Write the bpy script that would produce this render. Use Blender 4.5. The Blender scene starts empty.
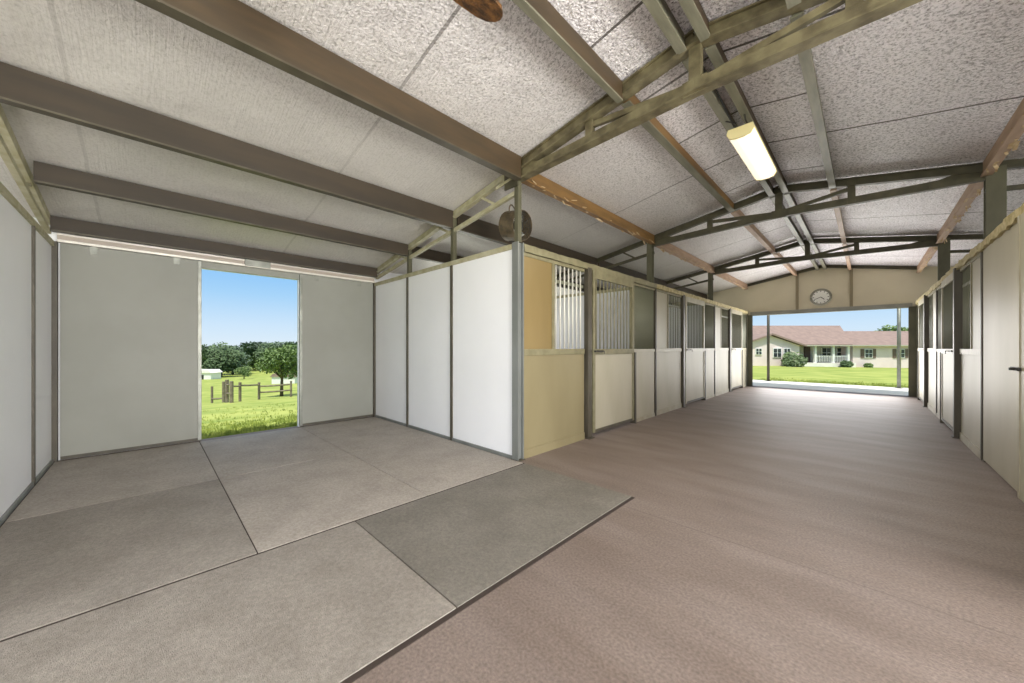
import bpy, bmesh, math, random
from mathutils import Vector, Matrix, noise
R = math.radians
S = bpy.context.scene
COL = S.collection
random.seed(7)
ORG = {}

# ------------------------------------------------------------------ materials
def srgb(r, g, b):
    f = lambda c: (c/255/12.92) if c/255 <= .04045 else ((c/255+.055)/1.055)**2.4
    return (f(r), f(g), f(b), 1)

def mat(name, c1, c2=None, scale=4, stretch=(1, 1, 1), rough=.7, metal=0, bump=0, bscale=60, bstretch=(1, 1, 1), emit=None, estr=0, spec=.5, detail=5, lo=.35, hi=.65):
    m = bpy.data.materials.new(name); m.use_nodes = True
    nt = m.node_tree; n = nt.nodes; L = nt.links
    b = n['Principled BSDF']
    b.inputs['Base Color'].default_value = c1
    b.inputs['Roughness'].default_value = rough
    b.inputs['Metallic'].default_value = metal
    b.inputs['Specular IOR Level'].default_value = spec
    tc = n.new('ShaderNodeTexCoord')
    geo = n.new('ShaderNodeNewGeometry')
    if c2:
        mp = n.new('ShaderNodeMapping'); mp.inputs['Scale'].default_value = stretch
        L.new(tc.outputs['Object'], mp.inputs['Vector'])
        nz = n.new('ShaderNodeTexNoise'); nz.inputs['Scale'].default_value = scale; nz.inputs['Detail'].default_value = detail
        L.new(mp.outputs[0], nz.inputs['Vector'])
        cr = n.new('ShaderNodeValToRGB')
        cr.color_ramp.elements[0].position = lo; cr.color_ramp.elements[1].position = hi
        cr.color_ramp.elements[0].color = c1; cr.color_ramp.elements[1].color = c2
        L.new(nz.outputs['Fac'], cr.inputs[0]); L.new(cr.outputs[0], b.inputs['Base Color'])
    if bump:
        mp2 = n.new('ShaderNodeMapping'); mp2.inputs['Scale'].default_value = bstretch
        L.new(tc.outputs['Object'], mp2.inputs['Vector'])
        nb = n.new('ShaderNodeTexNoise'); nb.inputs['Scale'].default_value = bscale; nb.inputs['Detail'].default_value = 3
        L.new(mp2.outputs[0], nb.inputs['Vector'])
        bp = n.new('ShaderNodeBump'); bp.inputs['Strength'].default_value = bump; bp.inputs['Distance'].default_value = .02
        L.new(nb.outputs['Fac'], bp.inputs['Height']); L.new(bp.outputs[0], b.inputs['Normal'])
    if emit:
        b.inputs['Emission Color'].default_value = emit; b.inputs['Emission Strength'].default_value = estr
    return m

M = {}
M['white_panel'] = mat('white wall panel', srgb(234, 235, 237), srgb(238, 239, 241), 1.2, rough=.42, spec=.4)
M['door_panel'] = mat('grey sliding door panel', srgb(136, 137, 128), srgb(145, 146, 137), 1.0, rough=.5)
M['cream'] = mat('cream stall panel', srgb(168, 162, 141), srgb(178, 172, 153), 2.0, (1, 1, .4), rough=.5, spec=.3)
M['ochre'] = mat('varnished ochre plywood', srgb(130, 120, 90), srgb(140, 130, 99), 2.0, (1, 1, .3), rough=.38, spec=.5)
M['ochre_up'] = mat('yellow brown plywood', srgb(128, 109, 68), srgb(138, 119, 78), 2.0, (1, 1, .3), rough=.45)
M['frame'] = mat('pale green frame timber', srgb(134, 129, 100), srgb(118, 112, 84), 9, (1, 1, 1), rough=.6)
M['cream_frame'] = mat('cream door frame', srgb(176, 170, 148), srgb(162, 154, 132), 6, rough=.5)
M['chew'] = mat('weathered pale timber rail', srgb(198, 184, 142), srgb(160, 146, 100), 14, rough=.8, bump=.5, bscale=40)
M['galv'] = mat('galvanised steel', srgb(150, 152, 144), srgb(128, 130, 122), 6, rough=.42, metal=.45)
M['bar'] = mat('bare steel bar', srgb(222, 220, 208), rough=.4, metal=.1)
M['mesh'] = mat('grey green bar paint', srgb(120, 122, 104), rough=.5)
M['post'] = mat('dark olive post steel', srgb(94, 92, 72), srgb(74, 72, 54), 5, (1, 1, .4), rough=.55)
M['bluepost'] = mat('grey channel steel', srgb(146, 149, 146), srgb(128, 131, 127), 4, (1, 1, .3), rough=.4, metal=.4)
M['darkpost'] = mat('dark brown channel', srgb(82, 76, 62), srgb(66, 60, 48), 5, (1, 1, .4), rough=.5)
M['truss'] = mat('olive green truss paint', srgb(116, 108, 80), srgb(78, 70, 48), 9, rough=.6, bump=.15, bscale=50)
M['truss_pale'] = mat('pale olive truss paint', srgb(178, 174, 148), srgb(156, 150, 118), 9, rough=.6)
M['truss_dark'] = mat('dark olive truss steel', srgb(78, 74, 54), srgb(62, 58, 42), 9, rough=.6)
M['beam_brown'] = mat('dark brown purlin paint', srgb(60, 49, 35), srgb(47, 39, 28), 3, (3, .4, 3), rough=.6)
M['beam_rust'] = mat('rusty brown purlin', srgb(74, 58, 37), srgb(58, 46, 29), 4, (3, .5, 3), rough=.55)
M['beam_ochre'] = mat('ochre purlin paint', srgb(140, 106, 58), srgb(112, 84, 46), 4, (3, .5, 3), rough=.55)
M['beam_green'] = mat('grey green purlin', srgb(128, 126, 108), srgb(104, 102, 86), 5, (3, .5, 3), rough=.5)
M['beam_pink'] = mat('dusty pink purlin', srgb(180, 152, 128), srgb(160, 132, 108), 5, (3, .5, 3), rough=.6)
M['fluff'] = mat('torn foil scraps', srgb(214, 194, 160), srgb(170, 140, 100), 20, rough=.8)
M['batten_tan'] = mat('tan batten', srgb(138, 126, 100), rough=.6)
M['underlay'] = mat('dark brown underlay', srgb(58, 48, 42), rough=.9)
M['dark'] = mat('blackened steel', srgb(44, 42, 38), rough=.5)
M['black'] = mat('black rubber cord', srgb(24, 23, 22), rough=.6)
M['fan_dark'] = mat('dusty fan steel', srgb(112, 98, 76), srgb(80, 70, 56), 14, rough=.55, metal=.2)
M['blade'] = mat('weathered brown blade', srgb(124, 84, 40), srgb(66, 42, 18), 26, (1, .35, 1), rough=.8, bump=.8, bscale=60, lo=.4, hi=.6)
M['rubber'] = [mat('grey rubber mat %d' % i, srgb(*a), srgb(*b), 3, rough=.7, bump=.4, bscale=200) for i, (a, b) in enumerate([((160, 152, 142), (172, 164, 154)), ((140, 133, 124), (153, 146, 137)), ((116, 111, 102), (128, 123, 114))])]
M['rail_white'] = mat('white door track', srgb(226, 222, 212), rough=.3, metal=.2)
M['rail_pink'] = mat('grey pink track cover', srgb(176, 164, 152), rough=.5)
M['beige'] = mat('beige gable board', srgb(212, 203, 178), srgb(202, 193, 168), 1.2, rough=.55)
M['greywood'] = mat('grey header trim', srgb(150, 150, 142), srgb(134, 134, 126), 3, rough=.5)
M['stucco'] = mat('cream house siding', srgb(222, 206, 204), srgb(230, 215, 212), 1, rough=.8)
M['house_grey'] = mat('shaded porch wall paint', srgb(176, 176, 162), rough=.8)  # greyer than the siding: recess shade put into the porch wall colour
M['roofing'] = mat('brown pink shingle', srgb(150, 129, 120), srgb(136, 117, 110), 2, rough=.9)
M['pane'] = mat('dark house glass', srgb(56, 62, 66), rough=.1)
M['whitepaint'] = mat('white exterior paint', srgb(236, 236, 232), rough=.5)
M['shutter'] = mat('brown shutter', srgb(110, 92, 84), rough=.7)
M['doorred'] = mat('dark brown house door', srgb(74, 56, 48), rough=.5)
M['bark'] = mat('grey brown bark', srgb(96, 84, 70), srgb(70, 60, 48), 8, rough=.9)
M['leaf'] = [mat('leaf green %d' % i, srgb(*a), srgb(*b), 1.2, rough=.7) for i, (a, b) in enumerate([((70, 92, 60), (98, 120, 78)), ((82, 106, 58), (120, 142, 84)), ((92, 112, 78), (120, 138, 96)), ((88, 108, 90), (112, 130, 108))])]  # greens of the far wood are greyed, putting distance haze into them
M['grass'] = mat('sunlit lawn', srgb(128, 146, 58), srgb(168, 176, 88), .6, rough=.95, bump=.5, bscale=9, detail=8)
M['blades'] = mat('grass blades', srgb(106, 126, 46), srgb(160, 170, 82), 3, rough=.8)
M['fence'] = mat('grey weathered fence timber', srgb(140, 130, 112), srgb(112, 102, 86), 4, rough=.9)
M['apron'] = mat('pale concrete', srgb(240, 237, 230), srgb(230, 226, 218), 2, rough=.8)
M['clockface'] = mat('white clock face', srgb(236, 236, 230), rough=.4)
M['clockrim'] = mat('dull clock rim', srgb(140, 138, 124), rough=.4)
M['lampbody'] = mat('pale yellow lamp housing', srgb(226, 214, 160), rough=.4)
M['lamplit'] = mat('lit lamp diffuser', srgb(250, 244, 226), rough=.4, emit=srgb(255, 240, 206), estr=1.0)

def speckle(m, sc, lo, hi):
    nt = m.node_tree; n = nt.nodes; L = nt.links; b = n['Principled BSDF']
    old = b.inputs['Base Color'].links[0].from_socket; tc = [x for x in n if x.type == 'TEX_COORD'][0]
    sp = n.new('ShaderNodeTexNoise'); sp.inputs['Scale'].default_value = sc; sp.inputs['Detail'].default_value = 4; sp.inputs['Roughness'].default_value = .75
    L.new(tc.outputs['Object'], sp.inputs['Vector'])
    cr = n.new('ShaderNodeValToRGB'); cr.color_ramp.elements[0].position = .3; cr.color_ramp.elements[1].position = .7
    cr.color_ramp.elements[0].color = (lo, lo, lo, 1); cr.color_ramp.elements[1].color = (hi, hi, hi, 1)
    L.new(sp.outputs['Fac'], cr.inputs[0])
    mx = n.new('ShaderNodeMixRGB'); mx.blend_type = 'MULTIPLY'; mx.inputs[0].default_value = 1
    L.new(old, mx.inputs[1]); L.new(cr.outputs[0], mx.inputs[2]); L.new(mx.outputs[0], b.inputs['Base Color'])
for m_ in M['rubber']: speckle(m_, 55, .72, 1.24)
def floor_mat():
    m = mat('pink brown concrete', srgb(121, 107, 98), srgb(135, 122, 114), 2.2, (.5, 1.6, 1), rough=.6, bump=.22, bscale=120, spec=.5, detail=7)
    nt = m.node_tree; n = nt.nodes; L = nt.links; b = n['Principled BSDF']
    old = b.inputs['Base Color'].links[0].from_socket
    tc = [x for x in n if x.type == 'TEX_COORD'][0]
    mp = n.new('ShaderNodeMapping'); mp.inputs['Scale'].default_value = (.35, 3.2, 1); mp.inputs['Rotation'].default_value = (0, 0, .12)
    L.new(tc.outputs['Object'], mp.inputs[0])
    nz = n.new('ShaderNodeTexNoise'); nz.inputs['Scale'].default_value = 1.6; nz.inputs['Detail'].default_value = 6
    L.new(mp.outputs[0], nz.inputs['Vector'])
    cr = n.new('ShaderNodeValToRGB'); cr.color_ramp.elements[0].position = .42; cr.color_ramp.elements[1].position = .66
    cr.color_ramp.elements[0].color = (1, 1, 1, 1); cr.color_ramp.elements[1].color = (.92, .915, .915, 1)
    L.new(nz.outputs['Fac'], cr.inputs[0])
    sp = n.new('ShaderNodeTexNoise'); sp.inputs['Scale'].default_value = 70; sp.inputs['Detail'].default_value = 3
    L.new(tc.outputs['Object'], sp.inputs['Vector'])
    cr2 = n.new('ShaderNodeValToRGB'); cr2.color_ramp.elements[0].position = .3; cr2.color_ramp.elements[1].position = .7
    cr2.color_ramp.elements[0].color = (.72, .72, .72, 1); cr2.color_ramp.elements[1].color = (1.22, 1.22, 1.22, 1)
    L.new(sp.outputs['Fac'], cr2.inputs[0])
    mx = n.new('ShaderNodeMixRGB'); mx.blend_type = 'MULTIPLY'; mx.inputs[0].default_value = 1
    L.new(old, mx.inputs[1]); L.new(cr.outputs[0], mx.inputs[2])
    mx2 = n.new('ShaderNodeMixRGB'); mx2.blend_type = 'MULTIPLY'; mx2.inputs[0].default_value = 1
    L.new(mx.outputs[0], mx2.inputs[1]); L.new(cr2.outputs[0], mx2.inputs[2])
    sx = n.new('ShaderNodeSeparateXYZ'); L.new(tc.outputs['Object'], sx.inputs[0])
    a = n.new('ShaderNodeMath'); a.operation = 'ADD'; L.new(sx.outputs['Y'], a.inputs[0]); a.inputs[1].default_value = 37.3-2.72
    md = n.new('ShaderNodeMath'); md.operation = 'MODULO'; L.new(a.outputs[0], md.inputs[0]); md.inputs[1].default_value = 3.73
    ls = n.new('ShaderNodeMath'); ls.operation = 'LESS_THAN'; L.new(md.outputs[0], ls.inputs[0]); ls.inputs[1].default_value = .012
    l2 = n.new('ShaderNodeMath'); l2.operation = 'MULTIPLY'; L.new(ls.outputs[0], l2.inputs[0]); l2.inputs[1].default_value = .35
    jm = n.new('ShaderNodeMixRGB'); L.new(l2.outputs[0], jm.inputs[0]); L.new(mx2.outputs[0], jm.inputs[1]); jm.inputs[2].default_value = srgb(80, 66, 58)
    L.new(jm.outputs[0], b.inputs['Base Color'])
    return m
M['floor'] = floor_mat()

def foil_mat():
    """silvery insulation foil: crinkled, with taped seams that run up the slope"""
    m = bpy.data.materials.new('crinkled foil insulation'); m.use_nodes = True
    nt = m.node_tree; n = nt.nodes; L = nt.links; b = n['Principled BSDF']
    b.inputs['Metallic'].default_value = .12; b.inputs['Roughness'].default_value = .5
    tc = n.new('ShaderNodeTexCoord')
    sx = n.new('ShaderNodeSeparateXYZ'); L.new(tc.outputs['Object'], sx.inputs[0])
    # how crinkled: old loose foil over the aisle, tauter over the side bays
    rg = n.new('ShaderNodeMapRange'); rg.inputs['From Min'].default_value = -3.6; rg.inputs['From Max'].default_value = -.9
    rg.inputs['To Min'].default_value = .16; rg.inputs['To Max'].default_value = 1
    L.new(sx.outputs['X'], rg.inputs[0])
    v = n.new('ShaderNodeTexNoise'); v.inputs['Scale'].default_value = 38; v.inputs['Detail'].default_value = 4; v.inputs['Distortion'].default_value = 1.2
    mp = n.new('ShaderNodeMapping'); mp.inputs['Scale'].default_value = (1, .8, 1); L.new(tc.outputs['Object'], mp.inputs[0])
    L.new(mp.outputs[0], v.inputs['Vector'])
    st = n.new('ShaderNodeTexNoise'); st.inputs['Scale'].default_value = 6; st.inputs['Detail'].default_value = 6
    mp2 = n.new('ShaderNodeMapping'); mp2.inputs['Scale'].default_value = (.6, 11, 1); L.new(tc.outputs['Object'], mp2.inputs[0])
    L.new(mp2.outputs[0], st.inputs['Vector'])
    big = n.new('ShaderNodeTexNoise'); big.inputs['Scale'].default_value = 2.2; big.inputs['Detail'].default_value = 3
    L.new(tc.outputs['Object'], big.inputs['Vector'])
    a1 = n.new('ShaderNodeMath'); a1.operation = 'MULTIPLY'; L.new(v.outputs['Fac'], a1.inputs[0]); L.new(rg.outputs[0], a1.inputs[1])
    a2 = n.new('ShaderNodeMath'); a2.operation = 'MULTIPLY_ADD'; L.new(st.outputs['Fac'], a2.inputs[0]); a2.inputs[1].default_value = .25; L.new(a1.outputs[0], a2.inputs[2])
    a3 = n.new('ShaderNodeMath'); a3.operation = 'MULTIPLY_ADD'; L.new(big.outputs['Fac'], a3.inputs[0]); a3.inputs[1].default_value = 1.3; L.new(a2.outputs[0], a3.inputs[2])
    bp = n.new('ShaderNodeBump'); bp.inputs['Strength'].default_value = .9; bp.inputs['Distance'].default_value = .03
    L.new(a3.outputs[0], bp.inputs['Height']); L.new(bp.outputs[0], b.inputs['Normal'])
    # crinkle shading put into the colour as dark flecks
    fl = n.new('ShaderNodeTexNoise'); fl.inputs['Scale'].default_value = 46; fl.inputs['Detail'].default_value = 5; fl.inputs['Roughness'].default_value = .7
    L.new(tc.outputs['Object'], fl.inputs['Vector'])
    cr = n.new('ShaderNodeValToRGB'); cr.color_ramp.elements[0].position = .34; cr.color_ramp.elements[1].position = .53
    cr.color_ramp.elements[0].color = srgb(138, 132, 135); cr.color_ramp.elements[1].color = srgb(248, 244, 248)
    L.new(fl.outputs['Fac'], cr.inputs[0])
    taut = n.new('ShaderNodeRGB'); taut.outputs[0].default_value = srgb(204, 201, 193)
    mx = n.new('ShaderNodeMixRGB'); L.new(rg.outputs[0], mx.inputs[0]); L.new(taut.outputs[0], mx.inputs[1]); L.new(cr.outputs[0], mx.inputs[2])
    # seams every 1.86 m: a dark wandering slit
    wob = n.new('ShaderNodeTexNoise'); wob.inputs['Scale'].default_value = 1.5; L.new(tc.outputs['Object'], wob.inputs['Vector'])
    w2 = n.new('ShaderNodeMath'); w2.operation = 'MULTIPLY_ADD'; L.new(wob.outputs['Fac'], w2.inputs[0]); w2.inputs[1].default_value = .05; L.new(sx.outputs['Y'], w2.inputs[2])
    ad = n.new('ShaderNodeMath'); ad.operation = 'ADD'; L.new(w2.outputs[0], ad.inputs[0]); ad.inputs[1].default_value = .41 + .93 + 18.7 - .025
    md = n.new('ShaderNodeMath'); md.operation = 'MODULO'; L.new(ad.outputs[0], md.inputs[0]); md.inputs[1].default_value = 1.87
    sb = n.new('ShaderNodeMath'); sb.operation = 'SUBTRACT'; L.new(md.outputs[0], sb.inputs[0]); sb.inputs[1].default_value = .93
    ab = n.new('ShaderNodeMath'); ab.operation = 'ABSOLUTE'; L.new(sb.outputs[0], ab.inputs[0])
    ls = n.new('ShaderNodeMath'); ls.operation = 'LESS_THAN'; L.new(ab.outputs[0], ls.inputs[0]); ls.inputs[1].default_value = .013
    ls2 = n.new('ShaderNodeMath'); ls2.operation = 'MULTIPLY'; L.new(rg.outputs[0], ls2.inputs[1])
    # short extra seams in the strip beside the ridge
    ad2 = n.new('ShaderNodeMath'); ad2.operation = 'ADD'; L.new(ad.outputs[0], ad2.inputs[0]); ad2.inputs[1].default_value = .9
    md2 = n.new('ShaderNodeMath'); md2.operation = 'MODULO'; L.new(ad2.outputs[0], md2.inputs[0]); md2.inputs[1].default_value = 1.87
    cp = n.new('ShaderNodeMath'); cp.operation = 'COMPARE'; L.new(md2.outputs[0], cp.inputs[0]); cp.inputs[1].default_value = .93; cp.inputs[2].default_value = .012
    cx_ = n.new('ShaderNodeMath'); cx_.operation = 'COMPARE'; L.new(sx.outputs['X'], cx_.inputs[0]); cx_.inputs[1].default_value = -.94; cx_.inputs[2].default_value = .62
    ml = n.new('ShaderNodeMath'); ml.operation = 'MULTIPLY'; L.new(cp.outputs[0], ml.inputs[0]); L.new(cx_.outputs[0], ml.inputs[1])
    mxm = n.new('ShaderNodeMath'); mxm.operation = 'MAXIMUM'; L.new(ls.outputs[0], mxm.inputs[0]); L.new(ml.outputs[0], mxm.inputs[1])
    L.new(mxm.outputs[0], ls2.inputs[0])
    sm = n.new('ShaderNodeMixRGB'); L.new(ls2.outputs[0], sm.inputs[0]); L.new(mx.outputs[0], sm.inputs[1]); sm.inputs[2].default_value = srgb(74, 68, 60)
    L.new(sm.outputs[0], b.inputs['Base Color'])
    return m
M['foil'] = foil_mat()

# ------------------------------------------------------------------ mesh builder
class MB:
    def __init__(s): s.v = []; s.f = []
    def add(s, vs, fs):
        k = len(s.v); s.v += [tuple(v) for v in vs]; s.f += [tuple(i+k for i in f) for f in fs]; return s
    def box(s, a, b):
        x0, y0, z0 = [min(p, q) for p, q in zip(a, b)]; x1, y1, z1 = [max(p, q) for p, q in zip(a, b)]
        return s.add([(x0,y0,z0),(x1,y0,z0),(x1,y1,z0),(x0,y1,z0),(x0,y0,z1),(x1,y0,z1),(x1,y1,z1),(x0,y1,z1)],
                     [(0,3,2,1),(4,5,6,7),(0,1,5,4),(1,2,6,5),(2,3,7,6),(3,0,4,7)])
    def cbox(s, c, d): return s.box([p-q/2 for p, q in zip(c, d)], [p+q/2 for p, q in zip(c, d)])
    def bar(s, p, q, w, h, up=(0, 0, 1)):
        """box from p to q, w across, h along up"""
        p, q = Vector(p), Vector(q); d = (q-p).normalized(); sd = d.cross(Vector(up)).normalized(); u = sd.cross(d)
        vs = [p+sd*a*w/2+u*b*h/2 for a, b in ((-1,-1),(1,-1),(1,1),(-1,1))] + [q+sd*a*w/2+u*b*h/2 for a, b in ((-1,-1),(1,-1),(1,1),(-1,1))]
        return s.add(vs, [(0,1,2,3),(7,6,5,4),(0,4,5,1),(1,5,6,2),(2,6,7,3),(3,7,4,0)])
    def prism(s, poly, p, q, sd, u):
        """profile poly [(a,b)] swept from p to q"""
        p, q, sd, u = Vector(p), Vector(q), Vector(sd), Vector(u); n = len(poly)
        vs = [p+sd*a+u*b for a, b in poly] + [q+sd*a+u*b for a, b in poly]
        return s.add(vs, [tuple(range(n)), tuple(range(2*n-1, n-1, -1))] + [(i, n+i, n+(i+1) % n, (i+1) % n) for i in range(n)])
    def tube(s, pts, r, n=8, closed=False):
        pts = [Vector(p) for p in pts]; m = len(pts); rings = []
        rr = r if isinstance(r, (list, tuple)) else [r]*m
        ref = Vector((0, 0, 1))
        for i, p in enumerate(pts):
            if closed: d = (pts[(i+1) % m]-pts[i-1]).normalized()
            else: d = (pts[min(i+1, m-1)]-pts[max(i-1, 0)]).normalized()
            a = d.cross(ref)
            if a.length < .05: a = d.cross(Vector((1, 0, 0)))
            a.normalize(); b = d.cross(a)
            rings.append([p+(a*math.cos(2*math.pi*k/n)+b*math.sin(2*math.pi*k/n))*rr[i] for k in range(n)])
        vs = [v for r_ in rings for v in r_]; fs = []
        for i in range(m if closed else m-1):
            j = (i+1) % m
            for k in range(n): fs.append((i*n+k, i*n+(k+1) % n, j*n+(k+1) % n, j*n+k))
        if not closed: fs += [tuple(range(n-1, -1, -1)), tuple(range((m-1)*n, m*n))]
        return s.add(vs, fs)
    def disc(s, c, ax, r, t, n=32, r2=None):
        c, ax = Vector(c), Vector(ax).normalized()
        return s.tube([c-ax*t/2, c+ax*t/2], [r, r2 or r], n)
    def ring(s, c, ax, R_, r, n=32, k=6):
        c, ax = Vector(c), Vector(ax).normalized(); a = ax.orthogonal().normalized(); b = ax.cross(a)
        return s.tube([c+(a*math.cos(2*math.pi*i/n)+b*math.sin(2*math.pi*i/n))*R_ for i in range(n)], r, k, True)
    def build(s, name, m, parent=None, bevel=0, smooth=False, kind=None):
        off = Vector(ORG.get(parent.name, (0, 0, 0))) if parent else Vector((0, 0, 0))
        me = bpy.data.meshes.new(name)
        me.from_pydata([tuple(Vector(v)-off) for v in s.v], [], s.f); me.materials.append(m)
        bm = bmesh.new(); bm.from_mesh(me); bmesh.ops.recalc_face_normals(bm, faces=bm.faces)
        if bevel: bmesh.ops.bevel(bm, geom=list(bm.edges), offset=bevel, segments=2, affect='EDGES', profile=.6)
        bm.to_mesh(me); bm.free()
        if smooth:
            for p in me.polygons: p.use_smooth = True
        o = bpy.data.objects.new(name, me); COL.objects.link(o)
        if parent: o.parent = parent; ORG[o.name] = off
        if kind: o['kind'] = kind
        return o

def tag(o, label, cat, group=None, kind=None):
    o['label'] = label; o['category'] = cat
    if group: o['group'] = group
    if kind: o['kind'] = kind
    return o
def thing(name, label, cat, loc, group=None, rz=0, local=False):
    o = bpy.data.objects.new(name, None); COL.objects.link(o); o.location = loc; o.rotation_euler = (0, 0, rz); o.empty_display_size = .1
    ORG[o.name] = (0, 0, 0) if local else tuple(loc)
    return tag(o, label, cat, group)
def struct(name, mb, m, label=None, cat=None, bevel=0):
    o = mb.build(name, m, None, bevel); o['kind'] = 'structure'
    if label: o['label'] = label; o['category'] = cat or name.split('_')[0]
    return o
def box(a, b): return MB().box(a, b)

# ------------------------------------------------------------------ layout
XL, XR, XO, XRO = -2.85, .97, -6.55, 4.67       # stall fronts, outer walls
XM = -.94                                        # ridge
YB = [-.775, 2.98, 6.71, 10.43, 14.14]           # bay lines
HW = 2.49                                        # height of stall walls
def roofz(x): return 3.76 - .18*abs(x-XM)

# ---- floor, ground
struct('floor', MB().box((XO-.1, -4.6, -.2), (XRO+.1, 14.2, 0)), M['floor'], 'pink brown concrete slab floor of the barn aisle', 'floor')
struct('apron', MB().box((XL-.6, 14.2, -.2), (XR+.6, 16.95, -.004)), M['apron'], 'pale concrete apron outside the far opening', 'apron')

def ter(x, y):
    def prof(d, pts):
        for (a, za), (b, zb) in zip(pts, pts[1:]):
            if d <= b: return za+(zb-za)*max(0, (d-a))/(b-a)
        return pts[-1][1]
    zx = prof(-x, [(7, 0), (40, -3.45), (140, -7.9), (600, -16)])
    ang = y/max(-x, .01) if x < 0 else 9
    w = 1 if ang < .45 else (0 if ang > 1.1 else 1-(ang-.45)/.65)
    zy = -.0255*max(0, y-17.5) if y < 120 else -2.6
    return -.06 + zx*w + zy*(1-w)
def ground():
    def axis(lo, hi, dense0, dense1, st):
        out = []; t = dense0
        while t <= dense1: out.append(t); t += st
        t, d = dense1, st
        while t < hi: d *= 1.25; t += d; out.append(min(t, hi))
        t, d = dense0, st
        while t > lo: d *= 1.25; t -= d; out.insert(0, max(t, lo))
        return out
    xs = axis(-600, 300, -45, 12, 1.1); ys = axis(-200, 600, -12, 62, 1.2)
    mb = MB(); nx = len(xs)
    for y in ys:
        for x in xs:
            inside = -7.2 < x < 5.4 and -6 < y < 17.2
            mb.v.append((x, y, ter(x, y) + (0 if inside else .05*(noise.noise((x*.35, y*.35, 0))))))
    for j in range(len(ys)-1):
        for i in range(nx-1): mb.f.append((j*nx+i, j*nx+i+1, (j+1)*nx+i+1, (j+1)*nx+i))
    o = mb.build('ground', M['grass'], smooth=True); o['kind'] = 'structure'; o['label'] = 'sunlit green lawn and field around the barn'; o['category'] = 'lawn'
ground()

def blades():
    mb = MB(); rnd = random.Random(3)
    def tuft(x, y, h, k):
        z = ter(x, y)-.01
        for _ in range(k):
            a = rnd.uniform(0, 6.28); hh = h*rnd.uniform(.5, 1.2); bx, by = x+rnd.uniform(-.05, .05), y+rnd.uniform(-.05, .05)
            dx, dy = math.cos(a), math.sin(a); w = .008
            tx, ty = bx+dx*hh*.4, by+dy*hh*.4
            mb.add([(bx-dy*w, by+dx*w, z), (bx+dy*w, by-dx*w, z), (tx, ty, z+hh)], [(0, 1, 2)])
    for _ in range(1500): tuft(-6.72-abs(rnd.gauss(0, 1.6)), rnd.uniform(.0, 2.9), .06, 6)
    for _ in range(250): tuft(-7-rnd.uniform(0, 14), rnd.uniform(-.3, 4.2), .07, 6)
    for _ in range(900): tuft(rnd.uniform(-3.2, 1.5), 17.02+abs(rnd.gauss(0, 1.4)), .07, 5)
    o = mb.build('grass_blades', M['blades']); tag(o, 'short green grass blades growing along the door thresholds', 'grass', None, 'stuff')
blades()

struct('floor_underlay', MB().box((-6.5, -.765, 0), (-1.415, 2.935, .004)), M['underlay'])
# ---- rubber mats over the left bay
def mat_thing(x0, x1, y0, y1, k, label):
    g = .004
    o = MB().box((x0+g, y0+g, .004), (x1-g, y1-g, .010)).build('rubber_mat', M['rubber'][k])
    tag(o, label, 'mat', 'rubber mats of the left bay')
mat_thing(-2.692, -1.44, 1.07, 2.93, 2, 'darkest grey rubber floor mat, at the foot of the corner post')
mat_thing(-2.692, -1.44, -.76, 1.07, 1, 'grey rubber floor mat in the front row, left of the darkest mat')
n = ['beside the left white wall', 'in line with the field doorway', 'beside the long white partition']
for i, (y0, y1) in enumerate([(-.755, .475), (.475, 1.70), (1.70, 2.925)]):
    mat_thing(-4.50, -2.712, y0, y1, 0 if i else 1, 'light grey rubber mat in the middle row, ' + n[i])
    mat_thing(-6.47, -4.505, y0, y1, 0, 'light grey rubber mat at the sliding doors, ' + n[i])

# ---- ceiling
def roof():
    mb = MB(); t = .05
    def slab(x0, x1, y0, y1):
        z0, z1 = roofz(x0), roofz(x1); ins = []
        mb.add([(x0,y0,z0),(x1,y0,z1),(x1,y1,z1),(x0,y1,z0),(x0,y0,z0+t),(x1,y0,z1+t),(x1,y1,z1+t),(x0,y1,z0+t)],
               [(0,3,2,1),(4,5,6,7),(0,1,5,4),(1,2,6,5),(2,3,7,6),(3,0,4,7)])
    slab(-6.75, -2.85, -4.6, 14.45); slab(-2.85, XM, -3.3, 14.45); slab(XM, 4.9, -3.3, 14.45)
    return struct('ceiling', mb, M['foil'], 'crinkled silver foil insulation under the gable roof', 'ceiling')
roof()

# ---- outer walls
def wall_left_outer():
    mb = MB(); x0, x1 = XO-.09, XO-.03
    z = roofz(XO)-.0
    # behind the sliding doors
    mb.box((x0, -4.55, 0), (x1, .50, z)); mb.box((x0, 1.70, 0), (x1, 3.9, z)); mb.box((x0, .50, 2.395), (x1, 1.70, z))
    y = 3.9
    for c in (4.85, 8.57, 12.29):   # stall windows
        mb.box((x0, y, 0), (x1, c-.75, z)); mb.box((x0, c-.75, 0), (x1, c+.75, .95)); mb.box((x0, c-.75, 2.3), (x1, c+.75, z)); y = c+.75
    mb.box((x0, y, 0), (x1, 14.14, z))
    return struct('wall_back', mb, M['white_panel'], 'outer wall with the doorway to the field', 'wall')
wall_left_outer()
def wall_right_outer():
    mb = MB(); x0, x1 = XRO, XRO+.06; z = roofz(XRO); y = 2.98
    for c in (4.85, 8.57, 12.29):
        mb.box((x0, y, 0), (x1, c-.75, z)); mb.box((x0, c-.75, 0), (x1, c+.75, .95)); mb.box((x0, c-.75, 2.3), (x1, c+.75, z)); y = c+.75
    mb.box((x0, y, 0), (x1, 14.14, z)); return struct('wall_right_outer', mb, M['white_panel'])
wall_right_outer()
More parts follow.
